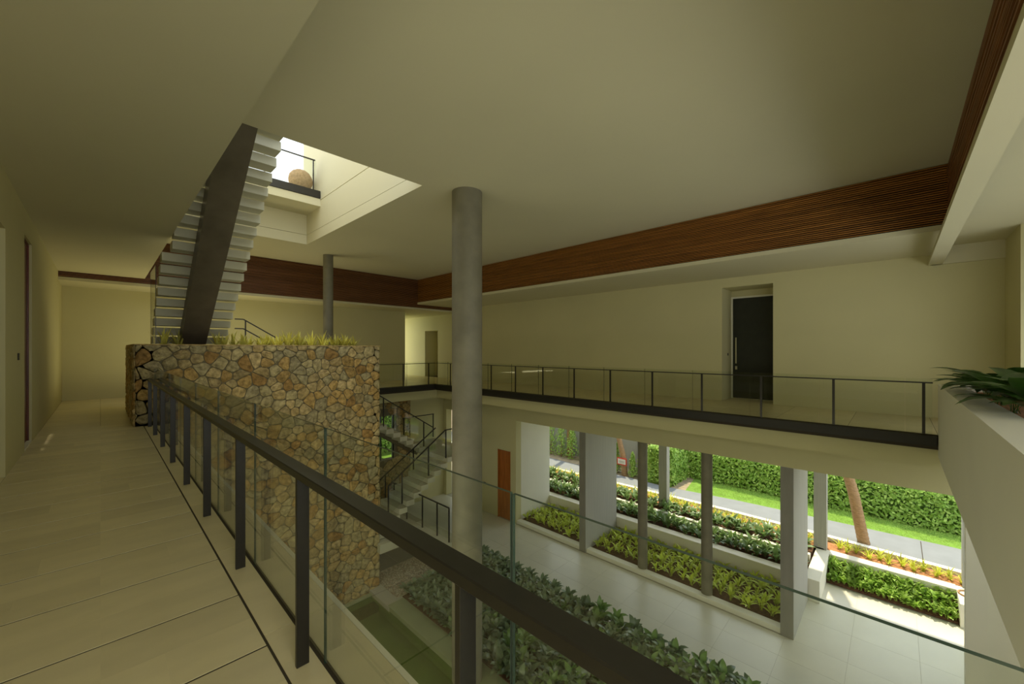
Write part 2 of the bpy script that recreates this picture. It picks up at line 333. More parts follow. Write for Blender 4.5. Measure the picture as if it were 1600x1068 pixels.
for i in range(10): tile(fb, .7+i*1.3, min(13.6, .7+(i+1)*1.3), 15.62, 17.1, 0); tile(fb, .7+i*1.3, min(13.6, .7+(i+1)*1.3), 17.1, 18.6, 0)
for i in range(6): tile(fb, 11.16, 13.6, 18.6+i*1.4, 20+i*1.4, 0)
# steel edge of the far balcony
struct('trim_6', B(10.78, 10.9, -0.55, 15.5, -.2, -.012).box(5.2, 10.9, 15.38, 15.5, -.2, -.012), 'fascia', 'dark steel edge band along the far balcony', 'edge band')
struct('trim_7', B(1.03, 1.06, -3, 11.3, -.35, -.001), 'boxw', 'pale slab edge of the walkway above the pool', 'slab edge')

# ---------------------------------------------------------------- lower floor
mb = MB(); mb.box(9.45, 19, -4, 21, LOW-.2, LOW-.004); mb.box(5.6, 9.45, 10.2, 21, LOW-.2, LOW-.004); mb.box(2, 5.6, 11.6, 21, LOW-.2, LOW-.004)
lf = struct('floor', mb, 'lowgrout', 'pale stone floor of the lower level beside the garden', 'floor')
y = -4.0
while y < 14.4:
    for i in range(3): tile(lf, 9.45+i*.827, 9.45+(i+1)*.827, y, y+1.2, LOW, 'lowtile', g=.0015)
    if y < 1.3 and y > -2: 
        for i in range(3): tile(lf, 11.93+i*1.2, 11.93+(i+1)*1.2, y, min(y+1.2, 1.9), LOW, 'lowtile', g=.0015)
    y += 1.2
tile(lf, 7.6, 9.45, 12.6, 14.4, LOW, 'lowtile'); tile(lf, 9.45, 11.93, 15.2, 21, LOW, 'lowtile')
for a, b in ((5.6, 7.0), (7.0, 8.3), (8.3, 9.45)): tile(lf, a, b, 12.05, 13.2, LOW+.001, 'grey_tile', 'grey_slab')

# pool
mb = B(.6, 6.0, -4, 11.6, -6.6, -6.4); mb.box(5.9, 6.0, -4, 11.34, -6.4, -5.66)
po = tag(mb.build('pool', 'pool'), 'still green pool below the walkway', 'pool')
B(.6, 5.62, -4, 11.33, -5.74, -5.72).build('water', 'water', po)
B(5.62, 6.12, -4, 10.3, -5.9, -5.60).build('coping', 'poolcurb', po)
B(4.2, 6.0, 11.20, 11.30, -5.9, -5.66).build('coping', 'poolcurb', po)
# pebbles
pb = MB(); pb.box(5.98, 9.3, 10.42, 12.05, LOW-.05, LOW+.005)
pp = tag(pb.build('pebble_bed', 'pebble'), 'two strips of loose beige pebbles between the bed and the grey slabs', 'pebbles', kind='stuff')
pe = MB()
for i in range(5200):
    x = R.uniform(6.0, 9.2); yv = R.uniform(10.45, 12.0)
    if abs(yv-11.2) < .03: continue
    r = R.uniform(.022, .04); h = r*.8; z = LOW
    a = R.uniform(0, 6.3); ring = [(x+math.cos(a+t*1.257)*r*R.uniform(.8, 1.2), yv+math.sin(a+t*1.257)*r, z) for t in range(5)]
    pe.add(ring + [(x, yv, z+h)], [(t, (t+1) % 5, 5) for t in range(5)], R.choice((0, 0, 1, 2)))
tag(pe.build('pebbles', ['pebble', mat('pebble_pale', (0.48, 0.43, 0.33), .7), mat('pebble_brown', (0.27, 0.20, 0.13), .7)], pp), kind='stuff')

# ---------------------------------------------------------------- rubble stone planter
def clip(poly, nx, ny, c):
    out = []
    for i in range(len(poly)):
        p, q = poly[i], poly[(i+1) % len(poly)]
        a = p[0]*nx+p[1]*ny-c; b = q[0]*nx+q[1]*ny-c
        if a <= 0: out.append(p)
        if (a < 0 < b) or (b < 0 < a): t = a/(a-b); out.append((p[0]+(q[0]-p[0])*t, p[1]+(q[1]-p[1])*t))
    return out
def voronoi(w, h, s, rnd):
    pts = []; r = 0; y = -s*.3
    while y < h + s*.5:
        x = -s*.5 + (s*.55 if r % 2 else 0)
        while x < w + s:
            if rnd.random() > .12: pts.append((x + rnd.uniform(-.38, .38)*s, y + rnd.uniform(-.34, .34)*s))
            x += s*1.08
        y += s*.84; r += 1
    cells = []
    for i, p in enumerate(pts):
        poly = [(0, 0), (w, 0), (w, h), (0, h)]
        for j, q in enumerate(pts):
            if j == i: continue
            dx = q[0]-p[0]; dy = q[1]-p[1]; d = math.hypot(dx, dy)
            if d > 3*s or d < 1e-4: continue
            poly = clip(poly, dx/d, dy/d, ((p[0]+q[0])/2)*dx/d + ((p[1]+q[1])/2)*dy/d - .0055)
            if len(poly) < 3: break
        if len(poly) > 2:
            A = abs(sum(poly[k][0]*poly[(k+1) % len(poly)][1]-poly[(k+1) % len(poly)][0]*poly[k][1] for k in range(len(poly))))/2
            if A > .0015: cells.append((poly, A))
    return cells
def stone_geo(poly, rnd, mp, dep=.035):
    """mp maps (u, v, out) to a world point"""
    cx = sum(p[0] for p in poly)/len(poly); cy = sum(p[1] for p in poly)/len(poly)
    # round the corners by cutting each
    rp = []
    for i in range(len(poly)):
        a, b, c = poly[i-1], poly[i], poly[(i+1) % len(poly)]
        rp.append((b[0]+(a[0]-b[0])*.2, b[1]+(a[1]-b[1])*.2)); rp.append((b[0]+(c[0]-b[0])*.2, b[1]+(c[1]-b[1])*.2))
    n = len(rp); vs = [mp(u, v, -.01) for u, v in rp]
    vs += [mp(cx+(u-cx)*.95, cy+(v-cy)*.95, dep*.55) for u, v in rp]
    vs += [mp(cx+(u-cx)*.62, cy+(v-cy)*.62, dep*(1+rnd.uniform(-.35, .35))) for u, v in rp]
    vs.append(mp(cx, cy, dep*rnd.uniform(1.0, 1.3)))
    fs = [(k*n+t, k*n+(t+1) % n, (k+1)*n+(t+1) % n, (k+1)*n+t) for k in range(2) for t in range(n)] + [(2*n+t, 2*n+(t+1) % n, 3*n) for t in range(n)]
    return vs, fs
PX0, PX1, PY0, PTOP = 0.50, 5.93, 11.37, 1.70
pl = thing('stone_planter', 'tall rubble stone planter wall at the foot of the stair', 'planter', (0, 0, 0))
mb = MB(); mb.box(PX0, PX1, PY0, PY0+.28, -.02, PTOP); mb.box(1.06, PX1, PY0, PY0+.28, -6.6, -.02); mb.box(PX0, PX0+.28, PY0, 14.7, -.02, PTOP)
mb.box(PX1-.2, PX1, PY0, 12.35, -6.0, PTOP); mb.box(PX0, PX1, 12.35, 12.5, -.02, PTOP-.02)
mb.build('core', 'mortar', pl)
mb = MB().bbox(PX0-.03, PX1+.03, PY0-.03, PY0+.3, PTOP-.005, PTOP+.02, .006); mb.bbox(PX0-.03, PX0+.3, PY0+.3, 14.72, PTOP-.005, PTOP+.02, .006)
mb.build('coping', SM[1], pl)
B(PX0+.28, PX1-.2, PY0+.28, 12.35, 1.3, 1.6).build('soil', 'soil', pl)
rs = random.Random(3); allst = []
for poly, A in voronoi(PX1-PX0, PTOP+5.75, .255, rs):
    cx = sum(p[0] for p in poly)/len(poly); cz = sum(p[1] for p in poly)/len(poly)-5.75
    if cz < .0 and cx + PX0 < 1.06: continue
    allst.append((poly, A, lambda u, v, o: (PX0+u, PY0-o, v-5.75), cz, cx))
for poly, A in voronoi(14.7-PY0, PTOP, .27, rs):
    cz = sum(p[1] for p in poly)/len(poly); cy = sum(p[0] for p in poly)/len(poly)
    allst.append((poly, A, lambda u, v, o: (PX0-o, PY0+u, v), cz, cy))
def seen(s):    # roughly the projected size; lower and receding ones are smaller, hidden by the walkway edge
    poly, A, mp, cz, c = s
    p = mp(sum(q[0] for q in poly)/len(poly), sum(q[1] for q in poly)/len(poly), 0)
    fw = .719*p[0]+.695*p[1]
    hid = .15 if (p[2] < -4.3 and p[0] < 3.5) or (p[2] < -2.5 and p[0] < 2) else 1
    side = .35 if abs(p[0]-PX0) < .02 else 1
    return A/fw**2*side*hid
allst.sort(key=seen, reverse=True)
rest = [MB() for _ in SM]
for i, (poly, A, mp, cz, c) in enumerate(allst):
    vs, fs = stone_geo(poly, rs, mp); k = rs.choice((0, 0, 1, 1, 2, 2, 3, 3, 4, 5, 5, 6))
    if i < 300:
        m = MB(); m.add(vs, fs, 0, False); fixn(m.build('stone', SM[k], pl))
    else: rest[k].add(vs, fs, 0)
big = MB()
for k, r_ in enumerate(rest): big.add(r_.v, r_.f, k)
tag(fixn(big.build('stones', SM, pl)), kind='stuff')
# blades on top
def leaf(mb, base, yaw, tilt, L, W, curl=.9, mi=0, n=4, stem=0.0, prof='oval'):
    """a bent, creased leaf starting at base, leaving at the given tilt from vertical"""
    p = Vector(base); d0 = tilt; pts = []
    side = Vector((-math.sin(yaw), math.cos(yaw), 0))
    if stem:
        q = p + Vector((math.cos(yaw)*math.sin(tilt*.5), math.sin(yaw)*math.sin(tilt*.5), math.cos(tilt*.5)))*stem
        mb.add([p-side*.004, p+side*.004, q+side*.003, q-side*.003], [(0, 1, 2, 3)], mi); p = q
    for i in range(n+1):
        t = i/n
        a = tilt + curl*t
        wd = (math.sin(math.pi*min(1, .06+t*.94)**.8)*W/2 if prof == 'oval' else W/2*(1-t**2.2)*(.6+.4*min(1, t*4)))
        nrm = Vector((-math.cos(yaw)*math.cos(a), -math.sin(yaw)*math.cos(a), math.sin(a)))
        pts.append((p.copy(), wd, nrm))
        p = p + Vector((math.cos(yaw)*math.sin(a), math.sin(yaw)*math.sin(a), math.cos(a)))*L/n
    vs = []
    for c, wd, nr in pts: vs += [c-side*wd+nr*wd*.25, c, c+side*wd+nr*wd*.25]
    fs = []
    for i in range(n): fs += [(i*3, i*3+1, i*3+4, i*3+3), (i*3+1, i*3+2, i*3+5, i*3+4)]
    mb.add(vs, fs, mi, True)
def plant_mesh(kind, rnd, m, nl, L, W, tilt, stem, curl, prof='oval'):
    mb = MB()
    for i in range(nl):
        yaw = i*2.4 + rnd.uniform(-.5, .5); s = rnd.uniform(.75, 1.15)
        leaf(mb, (rnd.uniform(-.03, .03), rnd.uniform(-.03, .03), 0), yaw, rnd.uniform(*tilt), L*s, W*s, curl*rnd.uniform(.7, 1.3), 0, 4, stem*rnd.uniform(.5, 1.3) if stem else 0, prof)
    return mb.mesh(kind, m)
rp = random.Random(11)
def scatter(name, meshes, label, cat, group, spots, smin=.8, smax=1.2):
    for x, y_, z in spots:
        o = link(name, rp.choice(meshes), None, (x, y_, z), rp.uniform(0, 6.28)); s = rp.uniform(smin, smax); o.scale = (s, s, s*rp.uniform(.85, 1.15))
        o.rotation_euler.x = rp.uniform(-.12, .12); tag(o, label, cat, group)
def grid(x0, x1, y0, y1, z, dx, dy, jit=.4, test=None):
    out = []; r = 0; yy_ = y0 + dy/2
    while yy_ < y1:
        x = x0 + dx/2 + (dx/2 if r % 2 else 0)
        while x < x1:
            q = (x+rp.uniform(-jit, jit)*dx*.5, yy_+rp.uniform(-jit, jit)*dy*.5, z)
            if test is None or test(q): out.append(q)
            x += dx
        yy_ += dy; r += 1
    return out
bl = [plant_mesh('spiky_plant', rp, 'blade', 13, .46, .055, (.05, .6), 0, .35, 'blade') for _ in range(4)]
scatter('spiky_plant', bl, 'yellow green spiky plant along the top of the stone planter', 'plant', 'spiky plants on the stone planter',
        [(x, rp.uniform(11.85, 12.2), 1.6) for x in [1.0, 1.28, 2.0, 2.12, 2.35, 2.5, 2.7] + [2.85+i*.165 for i in range(17)]] + [(2.9+i*.3, 11.78, 1.6) for i in range(9)], .75, 1.15)

# ---------------------------------------------------------------- main railing on the walkway
rl = thing('glass_railing', 'dark steel and glass railing along the near walkway', 'railing', (.72, 0, 0))
def child(mb, name, m, root):
    o = mb.build(name, m, root); o.matrix_parent_inverse = Matrix.Translation(-Vector(root.location)); return o
posts = [-1.75, -.44, .87, 2.17, 3.46, 4.77, 6.06, 7.38, 8.70, 9.98, 11.15]
for p in posts:
    if p > -1.4: child(MB().bbox(.683, .743, p-.012, p+.012, 0, .955, .002), 'post', 'steel', rl)
child(MB().bbox(.675, .751, -1.4, 11.33, .955, .995, .004), 'handrail', 'steel', rl)
gj = [-1.4, -1.12, .19, 1.48, 2.12-.0, 3.43+.0]
edges = [-1.4, -.55, .77, 2.10, 3.43, 4.76, 6.09, 7.42, 8.75, 10.08, 11.30]
for a, b in zip(edges, edges[1:]): child(MB().box(.795, .805, a+.005, b-.005, -.01, 1.2, 0, em=1), 'glass_pane', ['glass', 'glass_edge'], rl)

# far railing, along the right balcony and around the back corner
fr = thing('glass_railing', 'long thin glass railing with dark posts along the far balcony', 'railing', (10.85, 0, 0))
fy = [-.38 + 1.335*i for i in range(12)]
for p in fy: child(MB().box(10.84, 10.865, p-.022, p+.022, 0, .965), 'post', 'steel', fr)
child(MB().bbox(10.83, 10.875, -0.50, 15.4, .965, .99, .003), 'handrail', 'steel', fr)
e2 = [-.50] + [q + .25 for q in fy if q < 14.5] + [15.36]
for a, b in zip(e2, e2[1:]): child(MB().box(10.90, 10.912, a+.006, b-.006, 0, 1.05, 0, em=1), 'glass_pane', ['glass', 'glass_edge'], fr)
br = thing('glass_railing', 'glass railing with dark posts along the back balcony edge', 'railing', (8, 15.42, 0))
for x in (6.05, 7.6, 9.15, 10.45): child(MB().box(x-.022, x+.022, 15.39, 15.42, 0, .965), 'post', 'steel', br)
child(MB().bbox(5.95, 10.83, 15.38, 15.425, .965, .99, .003), 'handrail', 'steel', br)
for a, b in zip((5.95, 7.8, 9.35), (7.8, 9.35, 10.8)): child(MB().box(a+.006, b-.006, 15.45, 15.462, 0, 1.05, 0, em=1), 'glass_pane', ['glass', 'glass_edge'], br)

# ---------------------------------------------------------------- upper stair
st = thing('floating_stair', 'floating stair with white treads rising on a dark spine to the roof opening', 'stair', (1.55, 12, 1.6))
SX0, SX1 = 0.85, 2.30
# edge line of the rear lower corners: at Y=8.13 z=5.39 falling .76 per metre
dz = 0.205; dy = dz/0.755
zt = 5.40; yt = 8.10
i = 0
while zt > 1.7:
    child(MB().bbox(SX0 if zt < 3.75 else .985, SX1, yt, yt+.36, zt-.168, zt, .004), 'tread', 'tread', st); zt -= dz; yt += dy
ze, ye = 5.75, 7.62
for k in (1, 2): child(MB().bbox(.985, SX1, 8.10-dy*k, 8.10-dy*k+.36, 5.40+dz*k-.168, 5.40+dz*k, .004), 'tread', 'tread', st)
# spine : sloping box beam under the treads
th = math.atan(.755)
def ln(y_): return 5.32 - (y_-8.13)*.755
mb = MB(); v = []
for y_ in (7.2, 13.0):
    zt_ = ln(y_)-.10; v += [(1.32, y_, zt_-.42), (1.80, y_, zt_-.42), (1.80, y_, zt_), (1.32, y_, zt_)]
mb.add(v, [(0, 1, 2, 3), (7, 6, 5, 4), (0, 4, 5, 1), (1, 5, 6, 2), (2, 6, 7, 3), (3, 7, 4, 0)])
child(mb, 'spine_beam', 'spine', st)
child(MB().box(.86, .872, 12.0, 13.3, 1.5, 3.5, 0, em=1), 'glass_pane', ['glass', 'steel'], st)
child(MB().box(.84, .86, 12.02, 12.06, 2.45, 2.5).box(.87, .98, 12.03, 12.05, 2.46, 2.49), 'glass_clamp', 'steel', st)
ld = thing('stair_landing', 'half landing and short flight down to the right behind the stone planter', 'stair landing', (2, 13.7, 1.5))
child(B(.85, 2.6, 12.9, 14.5, 1.28, 1.46), 'landing_slab', 'tread', ld)
for k in range(8): child(MB().bbox(2.6+k*.29, 2.93+k*.29, 13.0, 14.4, 1.15-k*.18, 1.28-k*.18, .004), 'tread', 'tread', ld)
mb = MB()
for z in (2.44, 2.18): mb.bar((2.55, 13.0, z), (2.75, 13.0, z), .03, .03).bar((2.75, 13.0, z), (5.2, 13.0, z-1.5), .03, .03)
for k in range(3): mb.bar((2.8+k*1.0, 13.0, 1.0-k*.6), (2.8+k*1.0, 13.0, 2.4-k*.6), .03, .03)
child(mb, 'handrail', 'steel', ld)

# ---------------------------------------------------------------- lower stair (two flights, landings, rails)
ls = thing('lower_stair', 'white stepped lower stair with glass rails behind the stone planter', 'stair', (8, 12.5, -2.2))
def flight(x0, z0, n, dirx, ya, yb, g, r_):
    for k in range(n):
        xa = x0 + dirx*g*k; z = z0 - r_*(k+1)
        child(MB().bbox(min(xa, xa+dirx*(g+.02)), max(xa, xa+dirx*(g+.02)), ya, yb, z-.17, z, .004), 'tread', 'tread', ls)
flight(5.4, 0, 12, 1, 12.95, 14.5, .27, .175)
# stringers beneath
mb = MB(); mb.bar((5.3, 13.7, -.3), (8.7, 13.7, -2.45), .3, .2); child(mb, 'stringer', 'mortar', ls)
child(B(8.6, 10.1, 11.5, 14.5, -2.42, -2.25), 'landing_slab', 'tread', ls)
flight(8.6, -2.25, 10, -1, 11.5, 12.75, .27, .185)
mb = MB(); mb.bar((8.6, 12.1, -2.6), (5.95, 12.1, -4.4), .3, .2); child(mb, 'stringer', 'mortar', ls)
child(B(5.86, 7.5, 11.18, 13.4, -4.57, -4.30), 'landing_slab', 'tread', ls)
child(B(7.3, 7.85, 9.75, 11.18, -4.57, -4.30), 'landing_slab', 'tread', ls)
# rails
def rail(p, q, posts_, y0=None, glass=True, base=1.0):
    mb = MB(); mb.bar(p, q, .035, .035); child(mb, 'handrail', 'steel', ls)
    p = Vector(p); q = Vector(q)
    for t, drop in posts_:
        a = p.lerp(q, t); child(MB().bar(a, a-Vector((0, 0, drop)), .035, .035), 'post', 'steel', ls)
    if glass:
        o = MB(); d = (q-p).normalized(); s = Vector((-d.y, d.x, 0)).normalized()*.006 if (abs(d.x)+abs(d.y)) > 0 else Vector((.006, 0, 0))
        vs = []
        for e in (p, q):
            for zz in (-.06, -.95):
                for sg in (-1, 1): vs.append(e + Vector((0, 0, zz)) + s*sg)
        o.add(vs, [(0, 2, 6, 4), (1, 5, 7, 3), (0, 4, 5, 1), (2, 3, 7, 6), (0, 1, 3, 2), (4, 6, 7, 5)])
        child(o, 'glass_pane', 'glass', ls)
rail((6.6, 12.95, .1), (9.0, 13.0, -1.42), ((.13, 1.0), (.83, 1.05)))
rail((9.0, 12.8, -1.42), (6.2, 12.8, -3.2), ((.35, 1.0), (.75, 1.0)))
rail((9.0, 11.5, -1.25), (8.5, 11.5, -1.25), ((.95, 1.0), (.05, 1.0)))
rail((8.5, 11.5, -1.25), (6.3, 11.5, -2.70), ((.32, 1.0), (.78, 1.0), (1.0, 1.7)))
rail((10.1, 11.5, -1.25), (9.0, 11.5, -1.25), ((0.02, 1.0),))
rail((8.6, 14.5, -1.2), (10.1, 14.5, -1.2), ((0.02, 1.0), (.98, 1.0)))
rail((7.42, 13.3, -3.25), (7.42, 9.85, -3.25), ((.06, 1.05), (.3, 1.05), (.58, 1.05), (.82, 1.05), (1.0, 1.05)))

# ---------------------------------------------------------------- back rubble wall under the back balcony, with a window
struct('wall_rear', B(10.05, XW, 16.3, 16.6, LOW, -.3), 'plaster', 'cream wall right of the rubble stone wall on the lower level', 'wall')
bw = thing('rubble_wall', 'rubble stone wall under the back balcony behind the lower stair', 'stone wall', (0, 0, 0))
mb = MB(); mb.box(4.5, 8.0, 16.3, 16.6, LOW, -.3); mb.box(8.0, 9.25, 16.3, 16.6, -1.35, -.3); mb.box(9.25, 10.05, 16.3, 16.6, LOW, -.3); mb.box(8, 9.25, 16.3, 16.6, LOW, -3.3)
mb.build('core', 'mortar', bw); tot = [MB() for _ in SM]
for poly, A in voronoi(5.55, 5.3, .34, rs):
    cx = 4.5+sum(p[0] for p in poly)/len(poly); cz = LOW+sum(p[1] for p in poly)/len(poly)
    if 7.85 < cx < 9.4 and -3.45 < cz < -1.2: continue
    vs, fs = stone_geo(poly, rs, lambda u, v, o: (4.5+u, 16.3-o, LOW+v)); tot[rs.randrange(7)].add(vs, fs)
big = MB()
for k, r_ in enumerate(tot): big.add(r_.v, r_.f, k)
tag(fixn(big.build('stones', SM, bw)), kind='stuff')
win = thing('window_1', 'tall glazed opening in the rubble wall behind the lower stair', 'window', (8.6, 16.4, -2.3)); win['kind'] = 'structure'
child(MB().box(8.02, 9.23, 16.42, 16.43, -3.3, -1.35), 'pane', 'glass', win)
child(MB().box(8.6, 8.65, 16.40, 16.46, -3.3, -1.35).box(8.0, 8.05, 16.4, 16.46, -3.3, -1.35).box(9.2, 9.25, 16.4, 16.46, -3.3, -1.35), 'window_frame', 'steel', win)

# ---------------------------------------------------------------- columns
def col(x, y_, r_, z0, z1, label, m='concrete'):
    o = MB().tube([(0, 0, 0), (0, 0, z1-z0)], r_, 40).build('round_column', m, None, (x, y_, z0)); return tag(o, label, 'column')
col(5.60, 6.78, .33, LOW, 5.05, 'thick grey round column in the middle of the atrium')
col(5.78, 14.92, .17, LOW+.01, 5.05, 'slender grey round column behind the stone planter')
col(12.24, 5.92, .15, LOW, -1.34, 'thin grey round column on the planting curb, left of two')
col(12.24, 3.95, .15, LOW, -1.34, 'thin grey round column on the planting curb, right of two')
def fin(y0, y1, x1, label):
    o = MB().bbox(XW, x1, y0, y1, LOW, -1.34, .006).build('concrete_fin', ['fin', 'fin_shade'])
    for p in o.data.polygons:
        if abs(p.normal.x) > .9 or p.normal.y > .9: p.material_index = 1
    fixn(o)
    for p in o.data.polygons: p.material_index = 1 if (p.normal.x < -.9) else 0  # painted shade tone only on the inward end face
    return tag(o, label, 'concrete wall fin')
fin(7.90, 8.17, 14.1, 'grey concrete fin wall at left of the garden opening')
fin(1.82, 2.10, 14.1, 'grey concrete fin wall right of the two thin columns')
for x, y_, lab in ((16.3, 7.0, 'square concrete pillar on the terrace edge before the hedge corner'), (16.5, 1.80, 'square concrete pillar on the terrace edge beside the leaning palm trunk'), (16.6, -1.5, 'square pale pillar at the right end of the garden opening')):
    tag(MB().bbox(x, x+.30, y_-.17, y_+.17, LOW, -.9, .006).build('square_pillar', 'fin'), lab, 'pillar')

# ---------------------------------------------------------------- doors
d1 = thing('door_1', 'tall black door in the deep niche behind the far balcony', 'door', (14.6, 3.25, 0)); d1['kind'] = 'structure'
child(MB().bbox(14.55, 14.61, 2.62, 3.88, .02, 3.28, .004), 'door_leaf', 'door_black', d1)
child(MB().box(14.57, 14.62, 2.57, 2.62, 0, 3.34).box(14.57, 14.62, 3.88, 3.94, 0, 3.34).box(14.57, 14.62, 2.62, 3.88, 3.28, 3.34), 'door_frame', 'boxw', d1)
child(MB().bbox(14.50, 14.53, 3.76, 3.80, 1.15, 2.0, .004).box(14.52, 14.56, 3.77, 3.79, 1.25, 1.28).box(14.52, 14.56, 3.77, 3.79, 1.86, 1.89), 'pull_handle', 'brass', d1)
child(MB().bbox(14.53, 14.56, 3.75, 3.81, .95, 1.06, .003), 'lock_plate', 'brass', d1)
d2 = thing('door_2', 'orange teak door in the lower wall left of the garden opening', 'door', (12, 12, LOW)); d2['kind'] = 'structure'
child(MB().bbox(11.98, 12.03, 11.64, 12.34, LOW+.01, -2.7, .004), 'door_leaf', 'door_orange', d2)
child(MB().box(XW-.01, 12.1, 12.34, 12.37, LOW, -2.67).box(XW-.01, 12.1, 11.61, 11.64, LOW, -2.67), 'door_frame', 'door_orange', d2)
d3 = thing('door_3', 'tall dark red timber door recessed in the left wall', 'door', (-.9, 10.4, 0)); d3['kind'] = 'structure'
child(MB().bbox(-.93, -.885, 9.87, 10.80, .03, 3.40, .003), 'door_leaf', 'door_red', d3)
child(MB().box(-1.0, -.86, 10.795, 10.815, 0.03, 3.415).box(-1.0, -.86, 9.855, 10.815, 3.4, 3.418), 'door_frame', 'door_red', d3)
sill = B(-1.1, XL+.001, 9.85, 10.82, 0, .03); child(sill, 'door_sill', 'boxw', d3)
def switch(x, y_, z, nx, label, m='black', w=.08, h=.08):
    mb = MB()
    if nx: mb.bbox(min(x, x+.012*nx), max(x, x+.012*nx), y_-w/2, y_+w/2, z-h/2, z+h/2, .002)
    else: mb.bbox(x-w/2, x+w/2, y_-.012, y_, z-h/2, z+h/2, .002)
    tag(mb.build('wall_switch', m), label, 'switch')
switch(XL, 9.15, 1.5, 1, 'small dark switch on the left wall beyond the red door', 'black', .10, .10)
switch(14.2, 3.938, 1.45, 0, 'small black switch inside the deep door niche', 'black')
switch(14.48, 19.7, 1.7, -1, 'small black switch in the lit corridor niche', 'black', .14, .07)
switch(XW, 13.2, -4.35, -1, 'small dark switch on the lower wall left of the orange door', 'black', .13, .09)

# ---------------------------------------------------------------- white planter box on the right
pb_ = thing('planter_box', 'long white planter box closing the right end of the atrium', 'planter', (6, -1.1, 0))
mb = MB(); mb.box(1.5, 10.92, -.87, -.57, -.41, .95); mb.box(1.5, 10.92, -1.7, -1.5, -.41, .95); mb.box(10.62, 10.92, -1.5, -.87, -.41, .95); mb.box(1.5, 10.62, -1.5, -.87, -.41, .3); mb.box(1.2, 1.5, -1.7, -.57, -.41, .95)
child(mb, 'box', 'boxw', pb_); child(B(1.5, 10.62, -1.5, -.87, .3, .86), 'soil', 'mulch', pb_)
rl_ = random.Random(5)
spots = [(10.2, -1.15), (9.75, -1.3), (9.35, -1.02), (8.85, -1.2), (8.35, -1.0), (7.85, -1.2), (7.35, -1.0), (6.85, -1.2), (6.35, -1.05)]
lm = []
for k in range(5):
    mb = MB(); leaf(mb, (0, 0, 0), 0, .75+.1*k, .48, .18, .8+.12*k, 0, 6, .2); lm.append(mb.mesh('leaf', 'leaf_planter'))
names = ['at the far end of', 'second from the far end of', 'third from the far end of', 'fourth from the far end of', 'fifth from the far end of', 'sixth from the far end of', 'seventh from the far end of', 'eighth from the far end of', 'ninth from the far end of']
for (x, y_), nm in zip(spots, names):
    t = thing('broadleaf_plant', 'dark green broadleaf plant ' + nm + ' the white planter box', 'plant', (x, y_, .86), 'plants in the white planter box')
    for k in range(15):
        o = link('leaf', rl_.choice(lm), t, (rl_.uniform(-.04, .04), rl_.uniform(-.04, .04), 0), k*2.4+rl_.uniform(-.4, .4)); s = rl_.uniform(.95, 1.4); o.scale = (s, s, s*rl_.uniform(.7, 1.0))

# ---------------------------------------------------------------- central planting bed
bd = struct('ground', B(6.12, 9.35, -4, 10.35, LOW-.1, LOW+.02), 'soil', 'brown soil of the central planting bed beside the pool', 'soil bed')
bm_ = [plant_mesh('broadleaf_plant', rp, 'leaf_dark', 14, .26, .125, (.2, 1.0), .15, 1.2) for _ in range(5)]
bm2 = [plant_mesh('broadleaf_plant', rp, 'leaf_mid', 13, .27, .12, (.15, .9), .17, 1.1) for _ in range(3)]
sp = grid(6.15, 9.35, 1.5, 10.3, LOW+.02, .27, .255)
sp += [(6.2+.03*math.sin(k*3), 1.6+k*.26, LOW+.02) for k in range(33)]
sp.sort(key=lambda p: .719*p[0]+.695*p[1])
vis = [q for q in sp if (.719*q[0]+.695*q[1]) > 5.2 and q[1] > 2.6]; vis.sort(key=lambda q: .719*q[0]+.695*q[1]-1.2*(q[0]-6))
near_ = vis[:44]; sp = [q for q in sp if q not in near_]
lf_ = []
for k in range(6):
    mb = MB(); leaf(mb, (0, 0, 0), 0, .25+.13*k, .27, .125, 1.2, 0, 4, .15); lf_.append(mb.mesh('leaf', 'leaf_dark' if k % 3 else 'leaf_mid'))
for x, y_, z in near_:
    t = thing('broadleaf_plant', 'dark glossy broadleaf plant in the central bed beside the pool', 'plant', (x, y_, z), 'plants in the central bed'); sc_ = rp.uniform(.9, 1.2)
    for k in range(12):
        o = link('leaf', lf_[k % 6], t, (rp.uniform(-.03, .03), rp.uniform(-.03, .03), 0), k*2.4+rp.uniform(-.4, .4)); s_ = sc_*rp.uniform(.8, 1.15); o.scale = (s_, s_, s_)
scatter('broadleaf_plant', bm_+bm_+bm2, 'dark glossy broadleaf plant in the central bed beside the pool', 'plant', 'plants in the central bed', sp[:256], .85, 1.25)
sp = sp[256:] and ([None]*300 + sp[256:])
if len(sp) > 300:
    mb = MB()
    for (x, y_, z) in sp[300:]:
        for k in range(11): leaf(mb, (x, y_, z), k*2.4+rp.uniform(-.4, .4), rp.uniform(.25, 1.0), .27, .12, 1.1, 0, 3, .15)
    tag(mb.build('broadleaf_plants', 'leaf_dark'), 'farther broadleaf plants massed at the pebble end of the central bed', 'plants', kind='stuff')

# ---------------------------------------------------------------- garden beds, terraces
def curb(x0, x1, y0, y1, z0, z1, label, m='white'):
    return tag(MB().bbox(x0, x1, y0, y1, z0, z1, .008).build('curb', m), label, 'curb')
curb(11.98, 12.22, 8.17, 11.3, LOW, -5.46, 'low pale curb of the bed left of the first fin', 'boxw')
curb(11.98, 12.22, 2.10, 7.90, LOW, -5.46, 'low pale curb between the two concrete fins', 'boxw')
struct('ground', B(12.22, 14.15, 2.1, 11.3, LOW-.1, -5.52), 'soil', 'dark soil of the lime plant bed behind the low curb', 'soil bed')
curb(14.15, 14.5, 1.9, 13.5, LOW, -4.98, 'pale retaining curb behind the lime green plants')
struct('ground', B(14.5, 15.55, 1.95, 14.5, LOW, -5.05), 'soil', 'soil of the first terrace bed', 'soil bed')
curb(15.5, 15.68, 1.95, 14.5, LOW, -4.85, 'narrow pale curb between the two dark leaf terraces')
